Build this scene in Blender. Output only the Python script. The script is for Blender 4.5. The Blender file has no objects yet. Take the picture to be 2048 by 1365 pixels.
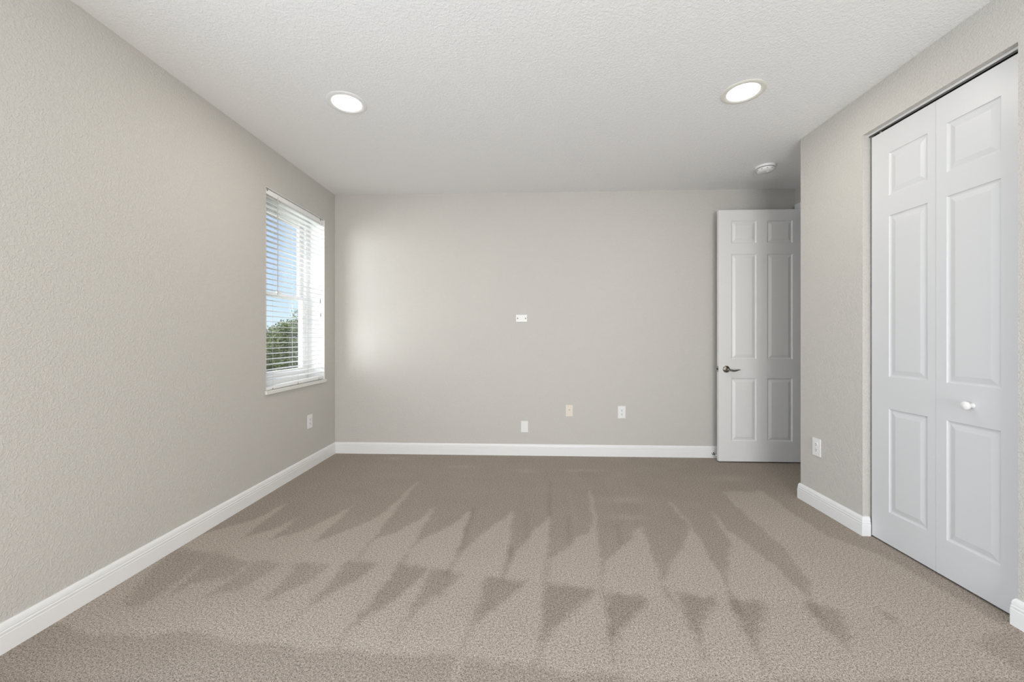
import bpy, math, random
import numpy as np
from mathutils import Vector, Matrix

S = bpy.context.scene
COL = S.collection

# ------------------------------------------------------------------ camera
H = 2.74                                   # ceiling height
XL, YB, XR, YC, XA, YR = -2.0467, 4.1066, 2.079, 3.089, 2.708, -2.70   # left wall, far wall, closet wall, its corner, alcove wall, rear wall
cam = bpy.data.cameras.new('camera')
cam.sensor_width = 36.0
cam.lens = 787.92 / 2048 * 36.0
cam.shift_y = -(682.5 - 675.33) / 2048
cam.clip_start = 0.02
cam_o = bpy.data.objects.new('camera', cam)
COL.objects.link(cam_o)
cam_o.location = (0, 0, 1.2282)
cam_o.rotation_euler = (math.pi / 2, 0, 0.0399)
S.camera = cam_o

# ------------------------------------------------------------------ colour management
S.view_settings.view_transform = 'Standard'
S.view_settings.look = 'None'
S.view_settings.gamma = 1.0
S.view_settings.use_curve_mapping = False
S.view_settings.exposure = 0.05
S.cycles.denoising_prefilter = 'NONE'       # keep the grain of the carpet and the wall texture

# ------------------------------------------------------------------ sky, sun, daylight, added fill lamps
world = bpy.data.worlds.new('world')
S.world = world
world.use_nodes = True
wn = world.node_tree
wn.nodes.clear()
sky = wn.nodes.new('ShaderNodeTexSky')
sky.sky_type = 'NISHITA'
sky.sun_disc = False
sky.sun_elevation = math.radians(52)
sky.sun_rotation = math.radians(242)
sky.altitude = 0
sky.air_density = 1.0
sky.dust_density = 0.1
sky.ozone_density = 2.5
bg = wn.nodes.new('ShaderNodeBackground')
bg.inputs['Strength'].default_value = SKY_STRENGTH = 0.28
wo = wn.nodes.new('ShaderNodeOutputWorld')
pale = wn.nodes.new('ShaderNodeMix')          # thin summer haze over the blue
pale.data_type = 'RGBA'
pale.inputs['Factor'].default_value = 0.80
pale.inputs['B'].default_value = (1.85, 2.36, 3.35, 1)
wn.links.new(sky.outputs[0], pale.inputs['A'])
wn.links.new(pale.outputs['Result'], bg.inputs[0])
wn.links.new(bg.outputs[0], wo.inputs[0])


def lamp(name, kind, loc, energy, color, direction=None, **kw):
    l = bpy.data.lights.new(name, kind)
    l.energy = energy
    l.color = color
    for k, v in kw.items():
        setattr(l, k, v)
    o = bpy.data.objects.new(name, l)
    COL.objects.link(o)
    o.location = loc
    if direction is not None:
        o.rotation_euler = Vector(direction).to_track_quat('-Z', 'Y').to_euler()
    return o


lamp('sun_light', 'SUN', (-6, -4, 12), 3.2, (1.0, 0.95, 0.86), (0.60, 0.32, -1.20), angle=math.radians(0.6))
# added fill lamp in a made-up window, behind the camera and to its right
lamp('rear_fill_lamp', 'AREA', (0.70, YR - 0.16, 1.10), 131, (0.995, 0.99, 0.985), (-0.22, 1, 0.10),
     shape='RECTANGLE', size=1.9, size_y=2.0, spread=math.radians(180))
# daylight through the second left-hand window, beside the camera
lamp('side_window_daylight', 'AREA', (XL - 0.26, -0.05, 1.10), 62, (0.76, 0.87, 1.0), (1, 0.25, 0.32),
     shape='RECTANGLE', size=1.4, size_y=1.9)
# added lamp outside, out of view, standing in for daylight raking through the blind
lamp('blind_fill_lamp', 'AREA', (-4.60, 1.00, 1.25), 265, (0.98, 0.99, 1.0), (2.55, 2.50, 0.40),
     shape='RECTANGLE', size=2.4, size_y=3.0)
DOWNLIGHT_W = 5.5

# ------------------------------------------------------------------ helpers


class MB:
    """collects vertices and faces, then links them as one mesh object"""

    def __init__(self):
        self.v, self.f = [], []

    def add(self, verts, faces):
        n = len(self.v)
        self.v.extend([tuple(p) for p in verts])
        self.f.extend([tuple(i + n for i in f) for f in faces])
        return self

    def quad(self, a, b, c, d):
        return self.add([a, b, c, d], [(0, 1, 2, 3)])

    def box(self, x0, x1, y0, y1, z0, z1):
        v = [(x, y, z) for z in (z0, z1) for y in (y0, y1) for x in (x0, x1)]
        return self.add(v, [(0, 2, 3, 1), (4, 5, 7, 6), (0, 1, 5, 4), (2, 6, 7, 3), (0, 4, 6, 2), (1, 3, 7, 5)])

    def lathe(self, prof, seg=40, origin=(0, 0, 0), axis='Z', cap=True):
        """prof: (radius, height) pairs along the axis"""
        o = Vector(origin)
        vs = []
        for r, h in prof:
            for k in range(seg):
                a = 2 * math.pi * k / seg
                c, s = r * math.cos(a), r * math.sin(a)
                p = {'Z': (c, s, h), '-Z': (s, c, -h), 'Y': (s, h, c), '-Y': (c, -h, s), 'X': (h, c, s), '-X': (-h, s, c)}[axis]
                vs.append(o + Vector(p))
        fs = []
        n = len(prof)
        for i in range(n - 1):
            for k in range(seg):
                k2 = (k + 1) % seg
                fs.append((i * seg + k, i * seg + k2, (i + 1) * seg + k2, (i + 1) * seg + k))
        if cap:
            fs.append(tuple(range(seg - 1, -1, -1)))
            fs.append(tuple((n - 1) * seg + k for k in range(seg)))
        return self.add(vs, fs)

    def tube(self, pts, radii, seg=12, squash=1.0):
        pts = [Vector(p) for p in pts]
        if not isinstance(radii, (list, tuple)):
            radii = [radii] * len(pts)
        vs, fs = [], []
        for i, p in enumerate(pts):
            t = (pts[min(i + 1, len(pts) - 1)] - pts[max(i - 1, 0)]).normalized()
            up = Vector((0, 0, 1)) if abs(t.z) < 0.9 else Vector((0, 1, 0))
            a = t.cross(up).normalized()
            b = a.cross(t).normalized()
            for k in range(seg):
                w = 2 * math.pi * k / seg
                vs.append(p + a * (radii[i] * math.cos(w)) + b * (radii[i] * squash * math.sin(w)))
        for i in range(len(pts) - 1):
            for k in range(seg):
                k2 = (k + 1) % seg
                fs.append((i * seg + k, i * seg + k2, (i + 1) * seg + k2, (i + 1) * seg + k))
        fs.append(tuple(range(seg - 1, -1, -1)))
        fs.append(tuple((len(pts) - 1) * seg + k for k in range(seg)))
        return self.add(vs, fs)

    def build(self, name, mat, parent=None, smooth=None, bevel=None, loc=None):
        me = bpy.data.meshes.new(name)
        me.from_pydata(self.v, [], self.f)
        me.validate()
        me.update()
        me.materials.append(mat)
        if smooth is not None:
            me.polygons.foreach_set('use_smooth', [True] * len(me.polygons))
            me.set_sharp_from_angle(angle=math.radians(smooth))
        o = bpy.data.objects.new(name, me)
        COL.objects.link(o)
        if parent is not None:
            o.parent = parent
        if loc is not None:
            o.location = loc
        if bevel:
            b = o.modifiers.new('bevel', 'BEVEL')
            b.width = bevel
            b.segments = 2
            b.limit_method = 'ANGLE'
        return o


def tag(o, label, cat, group=None, kind=None):
    o['label'] = label
    o['category'] = cat
    if group:
        o['group'] = group
    if kind:
        o['kind'] = kind
    return o


def empty(name, loc=(0, 0, 0), rotz=0.0):
    o = bpy.data.objects.new(name, None)
    o.empty_display_size = 0.05
    COL.objects.link(o)
    o.location = loc
    o.rotation_euler = (0, 0, rotz)
    return o


def dup(root, loc, rotz=0.0):
    r = root.copy()
    COL.objects.link(r)
    r.location = loc
    r.rotation_euler = (0, 0, rotz)
    for ch in list(root.children):
        c = ch.copy()
        COL.objects.link(c)
        c.parent = r
        for g in list(ch.children):
            d = g.copy()
            COL.objects.link(d)
            d.parent = c
    return r


# ------------------------------------------------------------------ materials
def new_mat(name, color, rough=0.6, metal=0.0, spec=0.5):
    m = bpy.data.materials.new(name)
    m.use_nodes = True
    p = m.node_tree.nodes['Principled BSDF']
    p.inputs['Base Color'].default_value = (*color, 1)
    p.inputs['Roughness'].default_value = rough
    p.inputs['Metallic'].default_value = metal
    p.inputs['Specular IOR Level'].default_value = spec
    return m


def node(m, t, **kw):
    n = m.node_tree.nodes.new(t)
    for k, v in kw.items():
        setattr(n, k, v)
    return n


def link(m, a, b):
    m.node_tree.links.new(a, b)


def textured_plaster(name, color, rough, scale, dist, strength, spec=0.3, stretch=(1, 1, 1)):
    """painted drywall with a knocked-down spatter texture"""
    m = new_mat(name, color, rough, 0, spec)
    p = m.node_tree.nodes['Principled BSDF']
    geo = node(m, 'ShaderNodeNewGeometry')
    mp = node(m, 'ShaderNodeMapping')
    mp.inputs['Scale'].default_value = stretch
    link(m, geo.outputs['Position'], mp.inputs['Vector'])
    n1 = node(m, 'ShaderNodeTexNoise')
    n1.inputs['Scale'].default_value = scale
    n1.inputs['Detail'].default_value = 2.5
    n1.inputs['Roughness'].default_value = 0.55
    n1.inputs['Distortion'].default_value = 0.6
    link(m, mp.outputs[0], n1.inputs['Vector'])
    r = node(m, 'ShaderNodeValToRGB')
    r.color_ramp.elements[0].position = 0.42
    r.color_ramp.elements[1].position = 0.62
    link(m, n1.outputs['Fac'], r.inputs['Fac'])
    n2 = node(m, 'ShaderNodeTexNoise')
    n2.inputs['Scale'].default_value = scale * 3.1
    n2.inputs['Detail'].default_value = 2
    link(m, mp.outputs[0], n2.inputs['Vector'])
    mx = node(m, 'ShaderNodeMath', operation='MULTIPLY_ADD')
    link(m, n2.outputs['Fac'], mx.inputs[0])
    mx.inputs[1].default_value = 0.35
    link(m, r.outputs['Color'], mx.inputs[2])
    b = node(m, 'ShaderNodeBump')
    b.inputs['Strength'].default_value = strength
    b.inputs['Distance'].default_value = dist
    link(m, mx.outputs[0], b.inputs['Height'])
    link(m, b.outputs['Normal'], p.inputs['Normal'])
    return m


M = {}
M['wall'] = textured_plaster('greige_wall_paint', (0.610, 0.587, 0.550), 0.55, 85, 0.0022, 0.5)
M['ceiling'] = textured_plaster('ceiling_paint', (0.92, 0.92, 0.915), 0.7, 70, 0.0026, 0.46)
M['trim'] = new_mat('white_trim_paint', (0.87, 0.87, 0.865), 0.32)
M['door'] = new_mat('white_door_paint', (0.82, 0.815, 0.80), 0.38)
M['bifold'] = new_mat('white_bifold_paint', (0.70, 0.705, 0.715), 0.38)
M['plastic'] = new_mat('white_plastic', (0.86, 0.86, 0.85), 0.3)
M['almond'] = new_mat('almond_plastic', (0.80, 0.74, 0.64), 0.35)
M['dark'] = new_mat('dark_slot', (0.03, 0.03, 0.03), 0.6)
M['nickel'] = new_mat('satin_nickel', (0.36, 0.34, 0.30), 0.28, 1.0)
M['steel'] = new_mat('track_steel', (0.42, 0.42, 0.40), 0.4, 1.0)
M['track'] = new_mat('shaded_gap_track_metal', (0.10, 0.10, 0.095), 0.5, 0.6)  # dark colour paints in the shade of the gap above the closet door
M['vent'] = new_mat('grey_vent_slot', (0.45, 0.45, 0.44), 0.6)
M['vinyl'] = new_mat('white_window_vinyl', (0.88, 0.88, 0.88), 0.35)
M['sill'] = new_mat('pale_sill_marble', (0.80, 0.80, 0.76), 0.25)
M['slat'] = new_mat('white_blind_slat', (0.93, 0.93, 0.925), 0.4)
M['cord'] = new_mat('blind_cord', (0.75, 0.75, 0.73), 0.7)
M['wand'] = new_mat('clear_grey_wand', (0.55, 0.55, 0.55), 0.25)
M['tassel'] = new_mat('grey_tassel', (0.30, 0.30, 0.30), 0.4)
M['ring'] = new_mat('downlight_ring_paint', (0.80, 0.785, 0.72), 0.35)
M['hall'] = new_mat('hallway_paint', (0.575, 0.553, 0.515), 0.6)
M['lawn'] = new_mat('lawn', (0.26, 0.27, 0.16), 0.9)
M['bark'] = new_mat('bark', (0.12, 0.09, 0.06), 0.9)
M['rubber'] = new_mat('white_rubber', (0.75, 0.75, 0.73), 0.6)

m = M['lens'] = bpy.data.materials.new('lit_downlight_lens')
m.use_nodes = True
p = m.node_tree.nodes['Principled BSDF']
p.inputs['Base Color'].default_value = (0.9, 0.9, 0.88, 1)
p.inputs['Emission Color'].default_value = (1.0, 0.97, 0.91, 1)
p.inputs['Emission Strength'].default_value = 6.0

m = M['glass'] = bpy.data.materials.new('window_glass')
m.use_nodes = True
m.node_tree.nodes.remove(m.node_tree.nodes['Principled BSDF'])
tr = node(m, 'ShaderNodeBsdfTransparent')
tr.inputs['Color'].default_value = (0.97, 0.985, 0.98, 1)
gl = node(m, 'ShaderNodeBsdfGlossy')
gl.inputs['Roughness'].default_value = 0.02
mi = node(m, 'ShaderNodeMixShader')
mi.inputs['Fac'].default_value = 0.05
link(m, tr.outputs[0], mi.inputs[1])
link(m, gl.outputs[0], mi.inputs[2])
link(m, mi.outputs[0], m.node_tree.nodes['Material Output'].inputs['Surface'])

# leaves: each leaf takes a green of its own
m = M['leaf'] = new_mat('leaf_green', (0.1, 0.15, 0.05), 0.55)
p = m.node_tree.nodes['Principled BSDF']
at = node(m, 'ShaderNodeAttribute', attribute_name='leaf_tone')
rp = node(m, 'ShaderNodeValToRGB')
rp.color_ramp.elements[0].color = (0.070, 0.105, 0.030, 1)
rp.color_ramp.elements[1].color = (0.34, 0.38, 0.12, 1)
link(m, at.outputs['Fac'], rp.inputs['Fac'])
link(m, rp.outputs[0], p.inputs['Base Color'])

# carpet: cut pile, colour follows the way the pile was brushed (the vacuum tracks)
m = M['carpet'] = new_mat('cut_pile_carpet', (0.3, 0.26, 0.22), 0.95, 0, 0.05)
p = m.node_tree.nodes['Principled BSDF']
geo = node(m, 'ShaderNodeNewGeometry')
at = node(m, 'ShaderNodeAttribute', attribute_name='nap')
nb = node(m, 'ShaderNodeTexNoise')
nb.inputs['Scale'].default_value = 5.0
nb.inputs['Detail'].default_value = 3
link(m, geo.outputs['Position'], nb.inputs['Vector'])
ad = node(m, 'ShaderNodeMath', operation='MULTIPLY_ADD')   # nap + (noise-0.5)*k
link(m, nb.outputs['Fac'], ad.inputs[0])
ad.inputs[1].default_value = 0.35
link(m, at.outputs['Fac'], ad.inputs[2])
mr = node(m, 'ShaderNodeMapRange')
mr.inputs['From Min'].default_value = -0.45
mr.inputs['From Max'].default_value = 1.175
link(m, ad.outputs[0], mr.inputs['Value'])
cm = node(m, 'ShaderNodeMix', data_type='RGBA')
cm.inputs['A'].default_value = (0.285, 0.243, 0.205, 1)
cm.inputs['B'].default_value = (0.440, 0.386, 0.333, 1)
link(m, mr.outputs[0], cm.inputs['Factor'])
n1 = node(m, 'ShaderNodeTexNoise')
n1.inputs['Scale'].default_value = 112.0
n1.inputs['Detail'].default_value = 3.0
n1.inputs['Roughness'].default_value = 0.9
link(m, geo.outputs['Position'], n1.inputs['Vector'])
n2 = node(m, 'ShaderNodeTexNoise')
n2.inputs['Scale'].default_value = 290.0
n2.inputs['Detail'].default_value = 1.0
link(m, geo.outputs['Position'], n2.inputs['Vector'])
av = node(m, 'ShaderNodeMath', operation='MULTIPLY_ADD')
link(m, n2.outputs['Fac'], av.inputs[0])
av.inputs[1].default_value = 0.9
link(m, n1.outputs['Fac'], av.inputs[2])
sp = node(m, 'ShaderNodeMapRange')
sp.inputs['From Min'].default_value = 0.62
sp.inputs['From Max'].default_value = 1.28
sp.inputs['To Min'].default_value = 0.05
sp.inputs['To Max'].default_value = 1.93
link(m, av.outputs[0], sp.inputs['Value'])
ml = node(m, 'ShaderNodeMix', data_type='RGBA', blend_type='MULTIPLY')
ml.inputs['Factor'].default_value = 1.0
link(m, cm.outputs['Result'], ml.inputs['A'])
link(m, sp.outputs[0], ml.inputs['B'])
link(m, ml.outputs['Result'], p.inputs['Base Color'])
bp = node(m, 'ShaderNodeBump')
bp.inputs['Strength'].default_value = 0.45
bp.inputs['Distance'].default_value = 0.004
link(m, n1.outputs['Fac'], bp.inputs['Height'])
link(m, bp.outputs['Normal'], p.inputs['Normal'])


# ------------------------------------------------------------------ room shell
def wall(name, axis, c0, c1, u0, u1, v0, v1, holes, mat, label):
    """a wall slab between c0 and c1 along axis, with rectangular openings (u0,u1,v0,v1) cut through it"""
    us = sorted({u0, u1, *[h[0] for h in holes], *[h[1] for h in holes]})
    vs = sorted({v0, v1, *[h[2] for h in holes], *[h[3] for h in holes]})
    us = [u for u in us if u0 <= u <= u1]
    vs = [v for v in vs if v0 <= v <= v1]

    def solid(i, j):
        if not (0 <= i < len(us) - 1 and 0 <= j < len(vs) - 1):
            return False
        uc, vc = (us[i] + us[i + 1]) / 2, (vs[j] + vs[j + 1]) / 2
        return not any(h[0] < uc < h[1] and h[2] < vc < h[3] for h in holes)

    P = (lambda c, u, v: (c, u, v)) if axis == 'X' else (lambda c, u, v: (u, c, v))
    mb = MB()
    for i in range(len(us) - 1):
        for j in range(len(vs) - 1):
            if not solid(i, j):
                continue
            a, b, c, d = us[i], us[i + 1], vs[j], vs[j + 1]
            mb.quad(P(c0, a, c), P(c0, a, d), P(c0, b, d), P(c0, b, c))
            mb.quad(P(c1, a, c), P(c1, b, c), P(c1, b, d), P(c1, a, d))
            for (di, dj, e) in ((-1, 0, ((a, c), (a, d))), (1, 0, ((b, d), (b, c))), (0, -1, ((b, c), (a, c))), (0, 1, ((a, d), (b, d)))):
                if not solid(i + di, j + dj):
                    (p0, q0), (p1, q1) = e
                    mb.quad(P(c0, p0, q0), P(c1, p0, q0), P(c1, p1, q1), P(c0, p1, q1))
    o = mb.build(name, mat)
    # weld and fix the winding
    import bmesh
    bm = bmesh.new()
    bm.from_mesh(o.data)
    bmesh.ops.remove_doubles(bm, verts=bm.verts, dist=1e-5)
    bmesh.ops.recalc_face_normals(bm, faces=bm.faces)
    bm.to_mesh(o.data)
    bm.free()
    return tag(o, label, 'wall', kind='structure')


WIN = (3.003, 3.896, 0.795, 2.412)         # left-wall window opening: y0, y1, z0, z1
WIN2 = (-0.80, 0.70, 0.12, 2.08)
CL = (1.756, 2.533, 0.0, 2.484)            # closet opening
DR = (3.20, 4.012, 0.0, 2.492)             # doorway in the alcove wall
wall('wall_left', 'X', XL - 0.25, XL, YR - 0.2, YB + 0.2, 0, H, [WIN, WIN2], M['wall'], 'greige textured wall with the blind-covered window, on the left')
wall('wall_back', 'Y', YB, YB + 0.2, XL - 0.25, XA + 1.6, 0, H, [], M['wall'], 'greige textured wall facing the camera')
wall('wall_right', 'X', XR, XR + 0.115, YR - 0.2, YC, 0, H, [CL], M['wall'], 'greige textured wall around the closet, on the right')
wall('wall_alcove', 'X', XA, XA + 0.115, YC - 0.115, YB, 0, H, [DR], M['wall'], 'greige wall strip above the open entry door')
wall('wall_alcove_front', 'Y', YC - 0.115, YC, XR + 0.115, XA, 0, H, [], M['wall'], 'greige return wall of the alcove behind the closet corner')
wall('wall_rear', 'Y', YR - 0.2, YR, XL - 0.25, XR + 0.115, 0, H, [(-0.25, 1.65, 0.08, 2.12)], M['wall'], 'greige wall behind the camera, with an opening added for fill light')
wall('wall_closet_back', 'X', 2.80, 2.90, 1.1, YC - 0.115, 0, H, [], M['hall'], 'closet interior wall behind the folding door')
wall('wall_closet_side', 'Y', 1.1, 1.2, XR + 0.115, 2.80, 0, H, [], M['hall'], 'closet interior side wall')
wall('wall_hallway', 'X', XA + 1.4, XA + 1.6, 2.2, YB, 0, H, [], M['hall'], 'hallway wall beyond the entry door')
wall('wall_hallway_front', 'Y', 2.1, 2.2, 2.90, XA + 1.6, 0, H, [], M['hall'], 'hallway end wall')
tag(MB().box(XL - 0.25, XA + 1.6, YR - 0.2, YB + 0.2, H, H + 0.2).build('ceiling', M['ceiling']),
    'white knockdown-textured ceiling', 'ceiling', kind='structure')

# carpeted floor: a grid whose 'nap' attribute records which way the pile lies
NAP = [[(-2.053,2.337),(-1.849,2.577),(-1.772,2.863),(-1.749,2.338),(-1.637,2.441),(-1.557,2.615),(-1.565,2.335),(-1.404,2.473),(-1.262,2.852),(-1.287,2.305),(-1.133,2.484),(-1.06,2.584),(-1.0,2.745),(-0.947,3.334),(-0.932,3.318),(-0.942,2.349),(-0.836,2.451),(-0.727,2.622),(-0.673,2.846),(-0.679,2.196),(-0.647,2.372),(-0.542,2.485),(-0.4,2.783),(-0.4,2.812),(-0.405,2.138),(-0.296,2.428),(-0.102,2.795),(-0.112,2.053),(-0.043,2.296),(0.116,2.656),(0.152,2.723),(0.108,2.158),(0.2,2.277),(0.31,2.431),(0.396,2.5),(0.445,2.721),(0.488,3.189),(0.512,3.205),(0.469,2.722),(0.363,1.942),(0.42,2.171),(0.612,2.401),(0.747,2.619),(0.668,1.968),(0.737,2.102),(0.924,2.373),(1.051,2.571),(1.055,2.772),(1.043,2.975),(1.063,2.989),(1.074,2.773),(1.063,2.56),(0.972,1.94),(1.034,2.099),(1.205,2.385),(1.249,2.603),(1.282,2.836),(1.3,2.837),(1.276,2.569),(1.323,2.241),(1.326,1.915),(1.409,2.025),(1.492,2.357),(1.517,2.903),(1.561,3.196),(1.878,3.227),(1.846,2.804),(1.856,2.497),(1.989,2.308),(2.014,1.962),(2.025,1.737),(1.777,1.66),(1.605,1.74),(1.273,1.888),(1.259,1.864),(1.104,1.87),(0.931,1.906),(0.714,1.943),(0.631,1.894),(0.388,1.917),(0.349,1.935),(0.103,1.973),(-0.127,2.007),(-0.383,2.024),(-0.424,2.072),(-0.672,2.11),(-0.941,2.15),(-1.072,2.094),(-1.565,2.126),(-1.773,2.171),(-2.019,2.179)],
       [(-2.198,1.881),(-2.019,2.179),(-1.773,2.171),(-1.565,2.126),(-1.072,2.094),(-0.941,2.15),(-0.672,2.11),(-0.424,2.072),(-0.383,2.024),(-0.127,2.007),(0.103,1.973),(0.349,1.935),(0.388,1.917),(0.631,1.894),(0.714,1.943),(0.931,1.906),(1.104,1.87),(1.259,1.864),(1.273,1.888),(1.605,1.74),(1.777,1.66),(1.811,1.512),(1.769,1.477),(0.347,1.42),(0.355,1.442),(0.261,1.446),(-0.028,1.473),(-0.231,1.505),(-0.411,1.506),(-0.906,1.521),(-1.218,1.554),(-1.484,1.601),(-1.543,1.556),(-1.809,1.562),(-2.083,1.621)],
       [(-2.053,2.216),(-1.78,2.179),(-1.763,2.05),(-1.755,1.792),(-1.759,1.72),(-1.863,1.739),(-1.981,1.994)],
       [(-1.78,2.179),(-1.521,2.093),(-1.511,1.952),(-1.672,1.902),(-1.711,1.782),(-1.736,2.019)],
       [(-1.514,2.11),(-1.338,2.084),(-1.389,1.886),(-1.529,1.789),(-1.494,2.029)],
       [(-1.262,2.103),(-1.058,2.087),(-1.081,1.969),(-1.147,1.882),(-1.233,1.764),(-1.233,2.024)],
       [(-1.002,2.131),(-0.812,2.096),(-0.859,1.963),(-0.926,1.877),(-1.013,1.715),(-0.986,1.944)],
       [(-0.691,2.109),(-0.519,2.076),(-0.566,1.946),(-0.627,1.813),(-0.754,1.62),(-0.714,1.913)],
       [(-0.512,2.068),(-0.335,2.044),(-0.397,1.898),(-0.473,1.795),(-0.536,1.659),(-0.517,1.894)],
       [(-0.218,2.011),(-0.002,1.976),(-0.092,1.846),(-0.188,1.737),(-0.24,1.661),(-0.224,1.805)],
       [(0.086,1.97),(0.349,1.935),(0.328,1.914),(0.186,1.763),(0.117,1.675),(0.047,1.55),(0.068,1.793)],
       [(0.391,1.91),(0.571,1.885),(0.551,1.848),(0.418,1.697),(0.334,1.597),(0.357,1.748)],
       [(0.717,1.927),(0.891,1.892),(0.843,1.824),(0.756,1.732),(0.702,1.64),(0.687,1.708)],
       [(0.95,1.888),(1.109,1.864),(1.069,1.81),(1.006,1.742),(0.941,1.659),(0.898,1.542),(0.901,1.696)],
       [(1.266,1.877),(1.346,1.869),(1.414,1.83),(1.373,1.769),(1.32,1.676),(1.26,1.576),(1.249,1.699)],
       [(1.569,1.867),(1.613,1.838),(1.605,1.74),(1.569,1.757)]]


SEAMS = [((-0.942,2.349),(-0.941,2.15),-0.35),
         ((-0.679,2.196),(-0.695,2.093),-0.5),
         ((-0.387,2.827),(-0.385,2.282),-0.3),
         ((-0.405,2.138),(-0.42,2.025),-0.4),
         ((-0.099,2.293),(-0.127,2.007),-0.5),
         ((0.108,2.158),(0.085,1.958),-0.35),
         ((0.363,1.942),(0.357,1.748),-0.4),
         ((0.347,1.695),(0.326,1.511),-0.3),
         ((0.668,1.968),(0.666,1.902),-0.5),
         ((0.666,1.902),(0.684,1.817),-0.35),
         ((0.972,1.94),(0.937,1.793),-0.5),
         ((0.702,1.64),(0.673,1.525),-0.35),
         ((0.898,1.542),(0.882,1.494),-0.3),
         ((0.047,1.55),(0.038,1.483),-0.3),
         ((-0.24,1.661),(-0.262,1.529),-0.3),
         ((1.326,1.915),(1.28,1.774),-0.35),
         ((-0.754,1.62),(-0.757,1.536),-0.3),
         ((-1.013,1.715),(-1.018,1.62),-0.25),
         ((-0.536,1.659),(-0.537,1.554),-0.25),
         ((-0.255,1.488),(-0.267,1.41),0.5),
         ((0.148,2.709),(0.192,3.371),-0.25),
         ((-0.012,2.297),(-0.003,2.757),-0.2),
         ((0.243,2.307),(0.28,2.714),-0.2),
         ((0.549,2.358),(0.583,2.6),-0.25),
         ((1.561,3.196),(1.517,2.903),0.3)]


def inside(poly, X, Y):
    r = np.zeros(X.shape, bool)
    n = len(poly)
    for i in range(n):
        (x0, y0), (x1, y1) = poly[i], poly[(i + 1) % n]
        if y0 == y1:
            continue
        hit = ((y0 > Y) != (y1 > Y)) & (X < (x1 - x0) * (Y - y0) / (y1 - y0) + x0)
        r ^= hit
    return r


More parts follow.
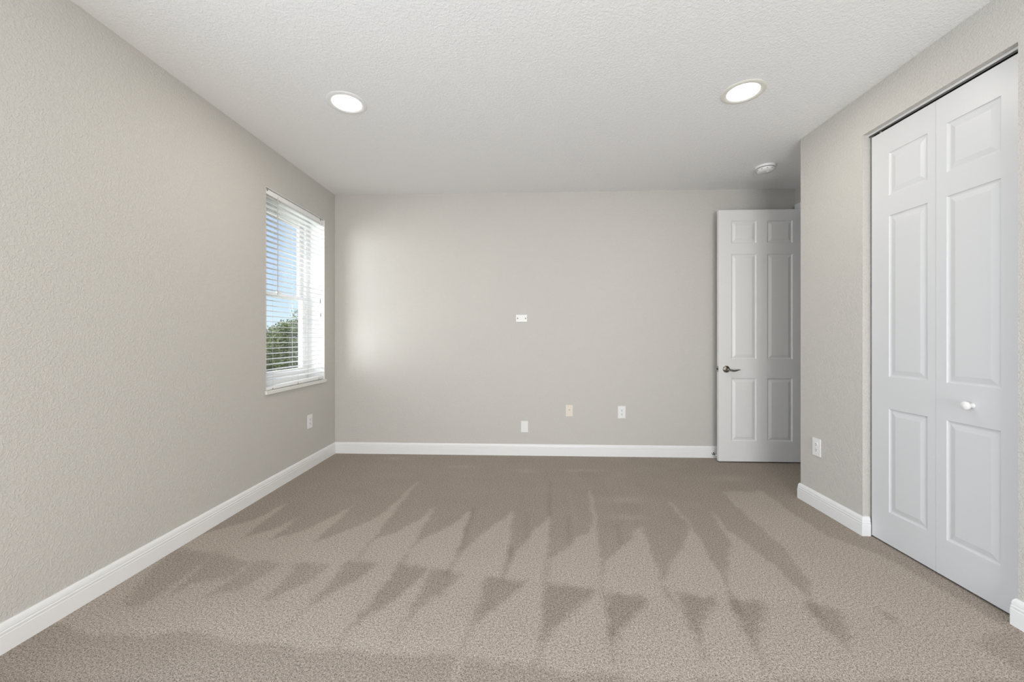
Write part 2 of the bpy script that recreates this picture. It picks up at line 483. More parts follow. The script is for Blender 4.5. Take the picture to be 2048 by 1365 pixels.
def carpet():
    st = 0.011
    xs = np.concatenate([[XL - 0.2], np.arange(XL, XA, st), [XA, XA + 0.1, XA + 1.6]])
    ys = np.concatenate([[YR - 0.2, -1.0, 0.0, 0.6], np.arange(1.0, YB, st), [YB]])
    X, Y = np.meshgrid(xs, ys)
    # a wobble so that the track edges are soft and a little ragged
    rng = np.random.default_rng(4)
    Xw = X + 0.005 * np.sin(Y * 23 + 1.3 * np.sin(X * 9)) + rng.normal(0, 0.006, X.shape)
    Yw = Y + 0.008 * np.sin(X * 19 + 1.7 * np.sin(Y * 7)) + rng.normal(0, 0.010, X.shape)
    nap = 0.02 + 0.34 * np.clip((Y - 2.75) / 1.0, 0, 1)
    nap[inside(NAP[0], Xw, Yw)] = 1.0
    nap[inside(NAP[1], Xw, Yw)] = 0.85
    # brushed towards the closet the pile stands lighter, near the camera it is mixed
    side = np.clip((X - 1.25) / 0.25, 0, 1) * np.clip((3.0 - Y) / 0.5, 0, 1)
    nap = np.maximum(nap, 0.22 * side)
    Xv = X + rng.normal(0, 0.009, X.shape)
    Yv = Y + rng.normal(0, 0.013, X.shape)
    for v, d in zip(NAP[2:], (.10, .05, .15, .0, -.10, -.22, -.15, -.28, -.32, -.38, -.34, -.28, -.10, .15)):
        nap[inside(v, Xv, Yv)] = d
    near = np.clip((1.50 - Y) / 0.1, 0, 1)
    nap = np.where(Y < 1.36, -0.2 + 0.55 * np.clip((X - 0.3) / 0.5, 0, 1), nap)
    # thin wheel and head lines running down the room in the far part
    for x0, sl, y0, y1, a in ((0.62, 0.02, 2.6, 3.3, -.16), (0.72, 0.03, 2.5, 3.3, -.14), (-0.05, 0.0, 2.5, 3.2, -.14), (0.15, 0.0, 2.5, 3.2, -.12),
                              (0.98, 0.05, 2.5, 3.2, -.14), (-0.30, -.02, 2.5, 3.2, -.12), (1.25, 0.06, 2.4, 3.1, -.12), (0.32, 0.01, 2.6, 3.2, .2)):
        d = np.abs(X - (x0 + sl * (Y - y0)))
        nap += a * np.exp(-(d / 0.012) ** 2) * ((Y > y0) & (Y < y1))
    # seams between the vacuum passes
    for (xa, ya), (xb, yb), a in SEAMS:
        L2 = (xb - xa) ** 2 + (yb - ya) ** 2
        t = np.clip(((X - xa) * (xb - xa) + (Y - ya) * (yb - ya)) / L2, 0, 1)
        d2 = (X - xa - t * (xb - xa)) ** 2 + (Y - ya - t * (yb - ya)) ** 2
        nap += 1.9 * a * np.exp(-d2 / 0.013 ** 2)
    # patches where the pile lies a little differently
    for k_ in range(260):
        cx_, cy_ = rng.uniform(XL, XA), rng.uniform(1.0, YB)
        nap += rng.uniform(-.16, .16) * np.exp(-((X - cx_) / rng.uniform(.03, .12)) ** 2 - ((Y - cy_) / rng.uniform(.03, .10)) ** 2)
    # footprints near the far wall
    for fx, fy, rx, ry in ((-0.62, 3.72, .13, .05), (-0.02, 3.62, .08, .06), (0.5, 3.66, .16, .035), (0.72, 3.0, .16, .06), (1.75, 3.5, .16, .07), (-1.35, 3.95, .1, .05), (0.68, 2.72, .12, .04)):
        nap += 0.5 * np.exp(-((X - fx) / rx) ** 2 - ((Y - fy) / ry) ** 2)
    k = np.array([.25, .5, .25])
    for _ in range(1):
        nap[1:-1] = k[0] * nap[:-2] + k[1] * nap[1:-1] + k[2] * nap[2:]
        nap[:, 1:-1] = k[0] * nap[:, :-2] + k[1] * nap[:, 1:-1] + k[2] * nap[:, 2:]
    ny, nx = X.shape
    me = bpy.data.meshes.new('floor')
    co = np.stack([X, Y, np.zeros_like(X)], -1).reshape(-1, 3)
    idx = np.arange(nx * ny).reshape(ny, nx)
    q = np.stack([idx[:-1, :-1], idx[:-1, 1:], idx[1:, 1:], idx[1:, :-1]], -1).reshape(-1, 4)
    me.vertices.add(len(co))
    me.vertices.foreach_set('co', co.ravel().astype(np.float32))
    me.loops.add(q.size)
    me.loops.foreach_set('vertex_index', q.ravel().astype(np.int32))
    me.polygons.add(len(q))
    me.polygons.foreach_set('loop_start', (np.arange(len(q)) * 4).astype(np.int32))
    me.update()
    me.validate()
    a = me.attributes.new('nap', 'FLOAT', 'POINT')
    a.data.foreach_set('value', nap.ravel().astype(np.float32))
    me.materials.append(M['carpet'])
    o = bpy.data.objects.new('floor', me)
    COL.objects.link(o)
    return tag(o, 'beige cut-pile carpet with light and dark vacuum tracks', 'floor', kind='structure')


carpet()

# ------------------------------------------------------------------ baseboards
BH = 0.117
PROF = [(0.0, 0.0), (0.0155, 0.0), (0.0155, 0.070), (0.0140, 0.0725), (0.0140, 0.0745), (0.0148, 0.0765), (0.0146, 0.084), (0.0120, 0.0865),
        (0.0118, 0.0885), (0.0128, 0.0905), (0.0125, 0.098), (0.0105, 0.107), (0.0070, 0.1135), (0.0045, BH), (0.0, BH)]


def baseboard(name, path, label):
    """path: plan points along the wall with the room on its left-hand side"""
    pts = [Vector((x, y)) for x, y in path]
    rows = []
    for i, p in enumerate(pts):
        ns = []
        if i > 0:
            d = (pts[i] - pts[i - 1]).normalized()
            ns.append(Vector((-d.y, d.x)))
        if i < len(pts) - 1:
            d = (pts[i + 1] - pts[i]).normalized()
            ns.append(Vector((-d.y, d.x)))
        nrm = ns[0] if len(ns) == 1 else (ns[0] + ns[1]) / (1 + ns[0].dot(ns[1]))
        rows.append([(p.x + nrm.x * o, p.y + nrm.y * o, z) for o, z in PROF])
    n = len(PROF)
    mb = MB()
    vs = [v for r in rows for v in r]
    fs = []
    for i in range(len(rows) - 1):
        for k in range(n - 1):
            fs.append((i * n + k, (i + 1) * n + k, (i + 1) * n + k + 1, i * n + k + 1))
    fs.append(tuple(range(n)))
    fs.append(tuple((len(rows) - 1) * n + k for k in range(n - 1, -1, -1)))
    mb.add(vs, fs)
    o = mb.build(name, M['trim'], smooth=25)
    return tag(o, label, 'baseboard', kind='structure')


CLD = 0.042                                 # closet door recess
baseboard('baseboard_left', [(XL, YB - 0.001), (XL, YR)], 'white moulded baseboard along the window wall')
baseboard('baseboard_back', [(XA - 0.03, YB), (XL, YB)], 'white moulded baseboard along the far wall')
baseboard('baseboard_right', [(XR + CLD - 0.004, CL[1]), (XR, CL[1]), (XR, YC), (XA, YC)], 'short white baseboard between the alcove corner and the closet door')
baseboard('baseboard_front', [(XR, YR), (XR, CL[0]), (XR + CLD - 0.004, CL[0])], 'white baseboard at the right picture edge, in front of the closet')


# ------------------------------------------------------------------ moulded six-panel door leaves
RINGS = [(0, 0), (0.0025, 0.0050), (0.008, 0.0085), (0.014, 0.0090), (0.034, 0.0030), (0.039, 0.0012), (0.042, 0.0010)]


def panel_leaf(W, z0, z1, T, rects, relief=1.0):
    """a door leaf: x 0..W, front face at y=0 looking towards -y, moulded rectangular panels on both faces"""
    mb = MB()
    xs = sorted({0, W, *[r[0] for r in rects], *[r[1] for r in rects]})
    zs = sorted({z0, z1, *[r[2] for r in rects], *[r[3] for r in rects]})
    for side in (0, 1):
        y = 0 if side == 0 else T
        sg = 1 if side == 0 else -1
        q = (lambda a, b, c, d: mb.quad(a, b, c, d)) if side == 0 else (lambda a, b, c, d: mb.quad(d, c, b, a))
        for i in range(len(xs) - 1):
            for j in range(len(zs) - 1):
                xc, zc = (xs[i] + xs[i + 1]) / 2, (zs[j] + zs[j + 1]) / 2
                if any(r[0] < xc < r[1] and r[2] < zc < r[3] for r in rects):
                    continue
                q((xs[i], y, zs[j]), (xs[i + 1], y, zs[j]), (xs[i + 1], y, zs[j + 1]), (xs[i], y, zs[j + 1]))
        for (a, b, c, d) in rects:
            R = [[(a + s, y + sg * t, c + s), (b - s, y + sg * t, c + s), (b - s, y + sg * t, d - s), (a + s, y + sg * t, d - s)] for s, t in [(i_, d_ * relief) for i_, d_ in RINGS]]
            for k in range(len(R) - 1):
                for e in range(4):
                    f = (e + 1) % 4
                    q(R[k][e], R[k][f], R[k + 1][f], R[k + 1][e])
            q(*R[-1])
    mb.quad((0, 0, z0), (0, 0, z1), (0, T, z1), (0, T, z0))
    mb.quad((W, 0, z0), (W, T, z0), (W, T, z1), (W, 0, z1))
    mb.quad((0, 0, z1), (W, 0, z1), (W, T, z1), (0, T, z1))
    mb.quad((0, 0, z0), (0, T, z0), (W, T, z0), (W, 0, z0))
    return mb


# entry door, standing open against the far wall
DX, DY = 1.873, 3.945
DW, DT = 0.817, 0.035
door = empty('door_1', (DX, DY, 0))
tag(door, 'white six-panel entry door standing open against the far wall, with a nickel lever', 'door', kind='structure')
cols = ((0.122, 0.363), (0.466, 0.706))
rows = ((0.211, 0.828), (1.015, 2.045), (2.153, 2.371))
panel_leaf(DW, 0.012, 2.478, DT, [(a, b, c, d) for a, b in cols for c, d in rows]).build('door_leaf', M['door'], door, bevel=0.0015)
HX, HZ = 0.072, 0.917
lever = MB().lathe([(0.0, 0.0), (0.0335, 0.0), (0.0345, 0.003), (0.0330, 0.007), (0.0260, 0.012), (0.0150, 0.016), (0.0120, 0.020), (0.0115, 0.050), (0.0130, 0.054), (0.0, 0.056)], 36, (HX, 0, HZ), '-Y', cap=False)
lever_o = lever.build('lever_handle', M['nickel'], door, smooth=35)
lever_o['label'] = 'satin nickel lever handle'
pts, rad = [], []
for t in np.linspace(0, 1, 18):
    pts.append((HX + 0.118 * t, -0.046 - 0.006 * math.sin(t * 3.1), HZ - 0.002 - 0.011 * math.sin(min(t * 1.9, 1.0) * math.pi / 2) + 0.014 * max(0, t - 0.45) / 0.55 - 0.004 * max(0, t - 0.85) / 0.15))
    rad.append(0.0115 * (1 - t) ** 0.7 + 0.0035 * math.sin(math.pi * min(1, t * 1.05)) + 0.0012)
MB().tube(pts, rad, 12, 0.8).build('lever', M['nickel'], lever_o, smooth=50)
lp = MB().box(-0.0012, 0.0005, 0.006, 0.029, 0.890, 0.946).build('latch_plate', M['steel'], door)
MB().box(-0.010, 0.0, 0.011, 0.022, 0.909, 0.927).build('latch_bolt', M['dark'], lp, bevel=0.002)
for z in (0.22, 0.95, 1.68, 2.30):
    MB().lathe([(0.006, z - 0.045), (0.006, z + 0.045)], 14, (DW + 0.004, DT + 0.004, 0), 'Z').build('hinge', M['nickel'], door, smooth=40)

# doorway casing and lining in the alcove wall
CT = 0.018
cz = MB()
cz.box(XA - CT, XA, DR[1], DR[1] + 0.076, 0, DR[3] + 0.076)
cz.box(XA - CT, XA, DR[0] - 0.076, DR[0], 0, DR[3] + 0.076)
cz.box(XA - CT, XA, DR[0], DR[1], DR[3], DR[3] + 0.076)
tag(cz.build('trim_1', M['trim'], bevel=0.004), 'white door casing just showing above the open entry door', 'door casing', kind='structure')
jb = MB()
jb.box(XA - 0.001, XA + 0.116, DR[1] - 0.019, DR[1] + 0.001, 0, DR[3])
jb.box(XA - 0.001, XA + 0.116, DR[0] - 0.001, DR[0] + 0.019, 0, DR[3])
jb.box(XA - 0.001, XA + 0.116, DR[0] + 0.019, DR[1] - 0.019, DR[3] - 0.019, DR[3] + 0.001)
tag(jb.build('trim_2', M['trim']), 'white lining of the entry doorway', 'door lining', kind='structure')

# folding closet door: two leaves hung from a track, facing -X
closet = empty('door_2', (XR + CLD, 2.517, 0))
closet.rotation_euler = (0, 0, -math.pi / 2)       # local x runs towards the camera, local -y towards the room
tag(closet, 'white two-leaf folding closet door with moulded panels and a round knob', 'closet door', kind='structure')
crow = ((0.200, 0.808), (0.997, 1.944), (2.063, 2.314))
# local -y must point to -X: rotating by -90 deg sends local +y to +X
LW = 0.381
leaf = panel_leaf(LW, 0.010, 2.459, 0.030, [(0.115, 0.339, c, d) for c, d in crow], 0.7).build('door_leaf', M['bifold'], closet, bevel=0.0015)
leaf2 = panel_leaf(LW, 0.010, 2.459, 0.030, [(0.052, 0.282, c, d) for c, d in crow], 0.7).build('door_leaf', M['bifold'], closet, bevel=0.0015, loc=(LW + 0.0012, 0, 0))
MB().lathe([(0.0, 0.0), (0.0125, 0.0), (0.0105, 0.006), (0.0095, 0.013), (0.0130, 0.019), (0.0185, 0.025), (0.0205, 0.031), (0.0190, 0.037), (0.0130, 0.041), (0.0, 0.0425)],
           32, (0.168, 0, 0.902), '-Y', cap=False).build('door_knob', M['plastic'], leaf2, smooth=40)
for z in (0.25, 1.2, 2.2):
    MB().lathe([(0.004, z - 0.03), (0.004, z + 0.03)], 12, (LW + 0.0018, 0.034, 0), 'Z').build('hinge', M['steel'], closet, smooth=40)
pv = MB().lathe([(0.0045, 2.459), (0.0045, 2.474)], 12, (0.045, 0.015, 0), 'Z')
pv.build('pivot_pin', M['plastic'], closet, smooth=40)
tk = MB()
tk.box(XR + CLD - 0.004, XR + CLD - 0.0025, CL[0], CL[1], 2.466, CL[3])
tk.box(XR + CLD + 0.028, XR + CLD + 0.0295, CL[0], CL[1], 2.457, CL[3])
tk.box(XR + CLD - 0.0025, XR + CLD + 0.028, CL[0], CL[1], CL[3] - 0.002, CL[3])
tag(tk.build('trim_3', M['track']), 'metal track above the folding closet door, coloured dark as a shaded gap', 'door track', kind='structure')
tag(MB().box(XR + CLD - 0.010, XR + CLD - 0.0045, CL[0], CL[1], 2.474, CL[3]).build('trim_4', M['trim']), 'slim pale strip in front of the closet door track', 'trim strip', kind='structure')

# ------------------------------------------------------------------ window in the left wall
win = empty('window_1', (XL - 0.17, (WIN[0] + WIN[1]) / 2, WIN[2]))
tag(win, 'white single-hung window with trees and sky outside, in the left wall', 'window', kind='structure')


def winpart(mb, name, mat, parent=win, bevel=0.003, label=None):
    o = mb.build(name, mat, bevel=bevel)
    o.parent = parent
    o.matrix_parent_inverse = Matrix.Translation(-Vector(win.location))
    return o


y0, y1, z0, z1 = WIN
fx0, fx1 = XL - 0.245, XL - 0.165
zm = 1.605
f = MB()
f.box(fx0, fx1, y0, y0 + 0.052, z0, z1)
f.box(fx0, fx1, y1 - 0.052, y1, z0, z1)
f.box(fx0, fx1, y0 + 0.052, y1 - 0.052, z1 - 0.060, z1)
f.box(fx0, fx1, y0 + 0.052, y1 - 0.052, z0, z0 + 0.085)
winpart(f, 'window_frame', M['vinyl'])
jl = MB()
jl.box(fx1, XL - 0.001, y1 - 0.004, y1 + 0.001, z0, z1)
jl.box(fx1, XL - 0.001, y0 - 0.001, y0 + 0.004, z0, z1)
jl.box(fx1, XL - 0.001, y0 + 0.004, y1 - 0.004, z1 - 0.004, z1 + 0.001)
winpart(jl, 'window_jamb', M['trim'], bevel=None)


def sash(xa, xb, za, zb, rail_b, rail_t, name):
    s = MB()
    ya, yb = y0 + 0.0525, y1 - 0.0525
    s.box(xa, xb, ya, ya + 0.045, za, zb)
    s.box(xa, xb, yb - 0.045, yb, za, zb)
    s.box(xa, xb, ya + 0.045, yb - 0.045, za, za + rail_b)
    s.box(xa, xb, ya + 0.045, yb - 0.045, zb - rail_t, zb)
    o = s.build(name, M['vinyl'], bevel=0.003)
    o.parent = win
    o.matrix_parent_inverse = Matrix.Translation(-Vector(win.location))
    g = MB().box((xa + xb) / 2 - 0.002, (xa + xb) / 2 + 0.002, ya + 0.045, yb - 0.045, za + rail_b, zb - rail_t).build('window_pane', M['glass'])
    g.parent = o                               # the sash's own matrix is already the identity
    return o


sash(fx0 + 0.012, fx0 + 0.042, zm - 0.02, z1 - 0.0605, 0.035, 0.035, 'upper_sash')
lower = sash(fx0 + 0.044, fx0 + 0.074, z0 + 0.0855, zm + 0.02, 0.052, 0.038, 'lower_sash')
lk = MB().box(fx0 + 0.050, fx0 + 0.072, (y0 + y1) / 2 - 0.03, (y0 + y1) / 2 + 0.03, zm + 0.021, zm + 0.034).build('sash_lock', M['vinyl'], bevel=0.003)
lk.parent = lower
sl = MB()
prof = [(fx1, z0 + 0.0005), (XL + 0.0005, z0 + 0.0005), (XL + 0.0005, z0 - 0.016), (XL + 0.018, z0 - 0.016), (XL + 0.018, z0 + 0.012), (fx1, z0 + 0.012)]
sv = [(x, y, zz) for y in (y0 - 0.010, y1 + 0.010) for x, zz in prof]
sl.add(sv, [(0, 1, 2, 3, 4, 5)[::-1], (6, 7, 8, 9, 10, 11)] + [(k, (k + 1) % 6, 6 + (k + 1) % 6, 6 + k) for k in range(6)])
winpart(sl, 'window_sill', M['sill'], bevel=0.002)

# ------------------------------------------------------------------ venetian blind
bl = empty('window_blind', (XL - 0.032, (y0 + y1) / 2, z0))
tag(bl, 'white horizontal-slat blind with wand, lowered over the left wall window', 'blind')
BX = XL - 0.034
by0, by1 = y0 + 0.006, y1 - 0.006


def blindpart(mb, name, mat, parent=bl, bevel=None, smooth=None):
    o = mb.build(name, mat, bevel=bevel, smooth=smooth)
    o.parent = parent
    if parent is bl:
        o.matrix_parent_inverse = Matrix.Translation(-Vector(bl.location))
    return o


hr = blindpart(MB().box(BX - 0.028, BX + 0.028, by0 - 0.002, by1 + 0.002, 2.362, 2.402), 'headrail', M['slat'], bevel=0.003)
for yy in (by0 + 0.01, by1 - 0.075):
    b = MB().box(BX + 0.0285, BX + 0.031, yy, yy + 0.014, 2.385, 2.405)
    blindpart(b, 'bracket_clip', M['steel'], hr)
sm = MB()
pitch = 0.0430
z = 2.345
while z > 0.872:
    n = 5
    top, bot = [], []
    for k in range(n):
        w = -0.025 + 0.05 * k / (n - 1)
        zz = z + 0.0018 * (1 - (w / 0.025) ** 2) - 0.03 * w
        top.append((BX + w, zz + 0.0014))
        bot.append((BX + w, zz - 0.0014))
    ring = top + bot[::-1]
    vs = [(x, by0, q) for x, q in ring] + [(x, by1, q) for x, q in ring]
    L = len(ring)
    sm.add(vs, [(k, (k + 1) % L, L + (k + 1) % L, L + k) for k in range(L)] + [tuple(range(L))[::-1], tuple(range(L, 2 * L))])
    z -= pitch
slats = blindpart(sm, 'slats', M['slat'], smooth=40)
# the bottom rail hangs a touch lower at the near end
rail = MB()
for (ya, yb, dz) in ((by0, by1, 0.0),):
    zb0, zb1 = 0.8080, 0.8165
    rail.add([(BX - 0.025, ya, zb0), (BX + 0.025, ya, zb0), (BX + 0.025, ya, zb0 + 0.026), (BX - 0.025, ya, zb0 + 0.026),
              (BX - 0.025, yb, zb1), (BX + 0.025, yb, zb1), (BX + 0.025, yb, zb1 + 0.026), (BX - 0.025, yb, zb1 + 0.026)],
             [(0, 1, 2, 3), (7, 6, 5, 4), (0, 4, 5, 1), (1, 5, 6, 2), (2, 6, 7, 3), (3, 7, 4, 0)])
br = blindpart(rail, 'bottom_rail', M['slat'], bevel=0.004)
for yy in (by0 + 0.09, by0 + 0.44, by1 - 0.09):
    zz = 0.8080 + 0.0085 * (yy - by0) / (by1 - by0)
    pl = MB().lathe([(0.0055, 0), (0.0055, 0.003), (0.003, 0.004)], 14, (BX + 0.0245, yy, zz + 0.006), 'X')
    blindpart(pl, 'cord_plug', M['tassel'], br, smooth=40)
    for s in (-1, 1):
        blindpart(MB().box(BX + s * 0.0262 - 0.0005, BX + s * 0.0262 + 0.0005, yy - 0.0007, yy + 0.0007, zz + 0.018, 2.364), 'ladder_cord', M['cord'])
blindpart(MB().lathe([(0.0032, 1.574), (0.0046, 1.582), (0.0038, 1.61), (0.0038, 2.352), (0.0022, 2.360), (0.0022, 2.372)], 8, (BX + 0.040, 3.140, 0), 'Z'), 'tilt_wand', M['wand'], smooth=40)
for yy, zt in ((3.806, 1.585), (3.814, 1.450)):
    blindpart(MB().lathe([(0.0009, zt + 0.02), (0.0009, 2.37)], 6, (BX + 0.036, yy, 0), 'Z'), 'lift_cord', M['slat'])
    blindpart(MB().lathe([(0.0022, 0.022), (0.0050, 0.006), (0.0056, 0.0), (0.003, -0.018), (0.0022, -0.020)], 12, (BX + 0.036, yy, zt), 'Z'), 'cord_tassel', M['tassel'], smooth=40)

# rear window, made up to house the fill lamp, and side window beside the camera
for nm, ax, c, (u0, u1, v0, v1), lab in (('added_window_2', 'Y', YR - 0.11, (-0.25, 1.65, 0.08, 2.12), 'wide window added behind the camera for fill light'),
                                         ('window_3', 'X', XL - 0.16, WIN2, 'second left-hand window beside the camera')):
    wf = MB()
    B = (lambda a, b, e, g: wf.box(a, b, c - 0.03, c + 0.03, e, g)) if ax == 'Y' else (lambda a, b, e, g: wf.box(c - 0.03, c + 0.03, a, b, e, g))
    B(u0, u0 + 0.05, v0, v1)
    B(u1 - 0.05, u1, v0, v1)
    B(u0 + 0.05, u1 - 0.05, v0, v0 + 0.05)
    B(u0 + 0.05, u1 - 0.05, v1 - 0.05, v1)
    tag(wf.build(nm, M['vinyl'], bevel=0.003), lab, 'window', kind='structure')

# ------------------------------------------------------------------ ceiling fixtures
dl = empty('recessed_downlight', (-1.165, 2.494, H))
tag(dl, 'lit round recessed ceiling light with a white ring, nearer the window', 'ceiling light', 'recessed ceiling lights')
ring = MB().lathe([(0.124, 0.0), (0.124, 0.0025), (0.118, 0.0055), (0.105, 0.0065), (0.093, 0.004), (0.090, 0.001), (0.090, 0.0)], 56, (0, 0, 0), '-Z', cap=False)
ring.build('trim_ring', M['trim'], dl, smooth=40)
MB().lathe([(0.0, 0.0035), (0.05, 0.0034), (0.0905, 0.0018)], 56, (0, 0, 0), '-Z', cap=False).build('lens', M['lens'], dl, smooth=60)
dl2 = dup(dl, (1.325, 2.480, H))
dl2['label'] = 'lit round recessed ceiling light with a cream ring, nearer the closet'
for ch in dl2.children:
    if ch.name.startswith('trim_ring'):
        ch.data = ch.data.copy()
        ch.data.materials[0] = M['ring']
        ch['label'] = 'cream ring'
for o in (dl, dl2):
    lamp('downlight_glow', 'AREA', (o.location.x, o.location.y, H - 0.012), DOWNLIGHT_W, (1.0, 0.94, 0.84), (0, 0, -1), shape='DISK', size=0.17)

sd = empty('smoke_detector', (2.10, 3.57, H))
tag(sd, 'white round smoke detector on the ceiling above the open entry door', 'smoke detector')
MB().lathe([(0.0, 0.0), (0.079, 0.0), (0.079, 0.012), (0.076, 0.017), (0.068, 0.018)], 48, (0, 0, 0), '-Z', cap=False).build('base_ring', M['plastic'], sd, smooth=40)
MB().lathe([(0.066, 0.016), (0.066, 0.0215)], 48, (0, 0, 0), '-Z').build('vent_gap', M['dark'], sd, smooth=40)
bd = MB().lathe([(0.066, 0.0205), (0.069, 0.022), (0.068, 0.030), (0.062, 0.042), (0.052, 0.048), (0.020, 0.050), (0.0, 0.050)], 48, (0, 0, 0), '-Z', cap=False).build('cover', M['plastic'], sd, smooth=50)
MB().lathe([(0.012, 0.0), (0.012, 0.003), (0.009, 0.0045), (0.0, 0.005)], 24, (0.012, -0.02, -0.0495), '-Z', cap=False).build('test_button', M['plastic'], bd, smooth=40)
for k in range(10):
    a = 2 * math.pi * k / 10
    vb = MB().box(-0.005, 0.005, -0.001, 0.001, -0.004, 0.004).build('vent_slot', M['vent'], bd)
    vb.location = (0.0668 * math.cos(a), 0.0668 * math.sin(a), -0.035)
    vb.rotation_euler = (0, 0, a + math.pi / 2)


# ------------------------------------------------------------------ wall plates (local: x right, -y out of the wall, z up, origin at plate centre)
def plate(root, w, h, mat, hole=None):
    t = 0.006
    b = MB().box(-w / 2, w / 2, -t, 0, -h / 2, h / 2)
    return b.build('cover_plate', mat, root, bevel=0.0025)


def screw(root, x, z, mat, r=0.0035, y=-0.006):
    return MB().lathe([(r, 0.0), (r * 0.9, 0.0012), (0.0, 0.0014)], 16, (x, y, z), '-Y', cap=False).build('screw', mat, root, smooth=40)


def outlet(name, loc, rotz, w, h, label):
    r = empty(name, loc, rotz)
    tag(r, label, 'outlet', 'electrical outlets on the walls')
    plate(r, w, h, M['plastic'])
    for s in (-1, 1):
        f_ = MB()
        n = 20
        ring = []
        for k in range(n):
            a = 2 * math.pi * k / n
            ring.append((max(-0.0165, min(0.0165, 0.0185 * math.cos(a))), max(-0.0135, min(0.0135, 0.0155 * math.sin(a)))))
        vs = [(x, -0.006, zc + s * 0.0195) for x, zc in ring] + [(x, -0.0082, zc + s * 0.0195) for x, zc in ring]
        f_.add(vs, [(k, (k + 1) % n, n + (k + 1) % n, n + k) for k in range(n)] + [tuple(range(n, 2 * n))])
        fo = f_.build('receptacle', M['plastic'], r)
        zc = s * 0.0195
        for x, hh in ((-0.0064, 0.0085), (0.0064, 0.0070)):
            MB().box(x - 0.0014, x + 0.0014, -0.0087, -0.0080, zc + 0.003 - hh / 2, zc + 0.003 + hh / 2).build('slot', M['dark'], fo)
        MB().lathe([(0.0030, 0), (0.0030, 0.0006)], 12, (0, -0.0081, zc - 0.0075), '-Y').build('ground_hole', M['dark'], fo)
    screw(r, 0, 0, M['plastic'])
    return r


o1 = outlet('wall_outlet', (0.969, YB, 0.456), 0, 0.080, 0.127, 'white duplex outlet on the far wall, beside the cream plate and nearest the entry door')
o2 = dup(o1, (XL, 3.620, 0.440), math.pi / 2)
o2['label'] = 'white outlet low on the left wall below the window'
o3 = dup(o1, (XR, 2.918, 0.439), -math.pi / 2)
o3['label'] = 'white duplex outlet on the right wall beside the closet door'

cx = empty('cable_plate', (0.430, YB, 0.468))
tag(cx, 'cream cable plate with a single centre jack on the far wall', 'wall plate')
plate(cx, 0.074, 0.118, M['almond'])
jk = MB().lathe([(0.0062, 0), (0.0062, 0.003), (0.0048, 0.003), (0.0048, 0.010), (0.0, 0.010)], 18, (0, -0.006, 0.010), '-Y', cap=False).build('cable_jack', M['nickel'], cx, smooth=40)
screw(cx, 0, 0.047, M['almond'])
screw(cx, 0, -0.047, M['almond'])

bk = empty('blank_plate', (-0.033, YB, 0.299))
tag(bk, 'white blank plate just above the far baseboard', 'wall plate')
plate(bk, 0.074, 0.118, M['plastic'])
screw(bk, 0, 0.047, M['plastic'], 0.003)
screw(bk, 0, -0.047, M['plastic'], 0.003)

tp = empty('bracket_plate', (-0.064, YB, 1.427))
tag(tp, 'small white horizontal plate with two dark screws at mid height of the far wall', 'wall plate')
plate(tp, 0.116, 0.074, M['plastic'])
for s in (-1, 1):
    screw(tp, s * 0.0415, 0, M['dark'], 0.0058)

# door stop on the far baseboard, its tip showing beside the door's edge
ds = empty('door_stop', (1.886, YB - 0.0155, 0.047))
tag(ds, 'small spring door stop on the far baseboard at the open door edge', 'door stop')
MB().lathe([(0.0, 0.0), (0.014, 0.0), (0.013, 0.005), (0.006, 0.008)], 20, (0, 0, 0), '-Y', cap=False).build('base', M['nickel'], ds, smooth=40)
hp = []
for k in range(150):
    a = k * 0.42
    hp.append((0.0052 * math.cos(a), -0.006 - 0.062 * k / 149, 0.0052 * math.sin(a)))
MB().tube(hp, 0.0011, 6).build('spring', M['nickel'], ds, smooth=60)
MB().lathe([(0.0, 0.066), (0.0085, 0.066), (0.0095, 0.072), (0.0095, 0.084), (0.008, 0.088), (0.0, 0.089)], 20, (0, 0, 0), '-Y', cap=False).build('tip', M['rubber'], ds, smooth=40)

# ------------------------------------------------------------------ outside: lawn and oaks beyond the window (the room is one storey up)
GZ = -3.2
tag(MB().box(-60, XL - 0.9, -20, 70, GZ - 0.1, GZ).build('ground', M['lawn']), 'lawn outside below the window', 'lawn', kind='structure')


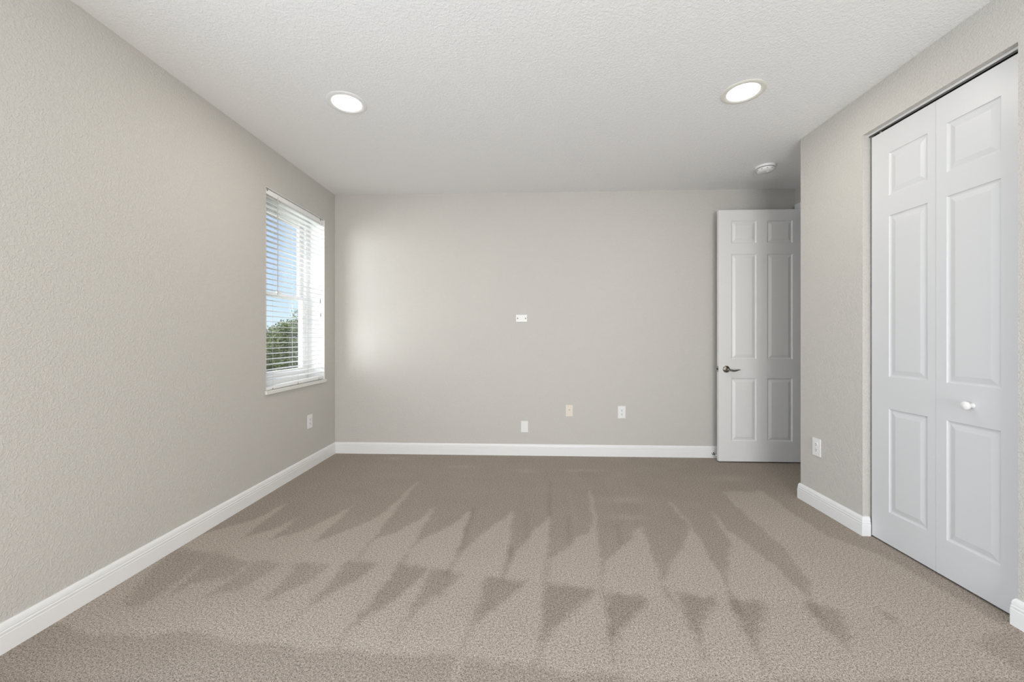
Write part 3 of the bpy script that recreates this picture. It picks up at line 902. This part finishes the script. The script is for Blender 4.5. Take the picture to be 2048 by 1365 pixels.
def tree(name, x, y, top, R, seed, label):
    rnd = np.random.default_rng(seed)
    root = tag(empty(name, (x, y, GZ)), label, 'tree', 'trees outside the window')
    h = top - GZ
    tk = MB()
    tk.tube([(0, 0, 0), (0.05, 0.02, h * 0.2), (-0.05, 0.06, h * 0.45), (0.02, 0, h * 0.75)], [0.22, 0.17, 0.14, 0.06], 10)
    for k in range(6):
        a = k * 1.1 + seed
        tk.tube([(0, 0, h * 0.25 + 0.1 * k), (R * .4 * math.cos(a), R * .4 * math.sin(a), h * 0.45 + .12 * k), (R * .75 * math.cos(a), R * .75 * math.sin(a), h * 0.6 + .15 * k)], [0.09, 0.06, 0.02], 7)
    tk.build('trunk', M['bark'], root, smooth=60)
    # crown: leaves gathered in clumps over a lumpy dome
    n_cl, n_lf = 190, 190
    verts, faces, tones = [], [], []
    cl = []
    for i in range(n_cl):
        d = rnd.normal(size=3)
        d /= np.linalg.norm(d)
        rr = R * (0.62 + 0.38 * rnd.random() ** 0.5)
        c = np.array([d[0] * rr, d[1] * rr, h * 0.56 + d[2] * (h * 0.44 - 0.25) * (0.72 + 0.28 * rnd.random())])
        cl.append((c, 0.30 + 0.30 * rnd.random(), rnd.random()))
    for c, r, tn in cl:
        for j in range(n_lf):
            e = rnd.normal(size=3)
            e /= np.linalg.norm(e)
            pz = c + e * r * rnd.random() ** 0.4 * np.array([1.15, 1.15, 0.75])
            nrm = e + rnd.normal(size=3) * 0.6 + np.array([0, 0, 0.4])
            nrm /= np.linalg.norm(nrm)
            t = np.cross(nrm, rnd.normal(size=3))
            t /= np.linalg.norm(t) + 1e-9
            b = np.cross(nrm, t)
            s = 0.028 + 0.026 * rnd.random()
            n0 = len(verts)
            verts += [tuple(pz - t * s * 1.4), tuple(pz - b * s * .6 + nrm * s * .15), tuple(pz + t * s * 1.4), tuple(pz + b * s * .6 + nrm * s * .15)]
            faces.append((n0, n0 + 1, n0 + 2, n0 + 3))
            tones += [min(1, max(0, 0.15 + 0.55 * tn + 0.3 * rnd.random()))] * 4
    mb = MB()
    mb.v, mb.f = verts, faces
    o = mb.build('crown', M['leaf'], root)
    a = o.data.attributes.new('leaf_tone', 'FLOAT', 'POINT')
    a.data.foreach_set('value', np.array(tones, np.float32))


tree('oak_tree', -9.6, 17.0, 2.55, 1.9, 1, 'tallest leafy tree outside, at the right of the window view')
tree('oak_tree', -14.3, 19.4, 1.95, 1.9, 2, 'lower leafy tree outside, at the left of the window view')
tree('oak_tree', -9.0, 22.0, 3.2, 2.2, 3, 'leafy tree farther right outside, mostly hidden by the window jamb')
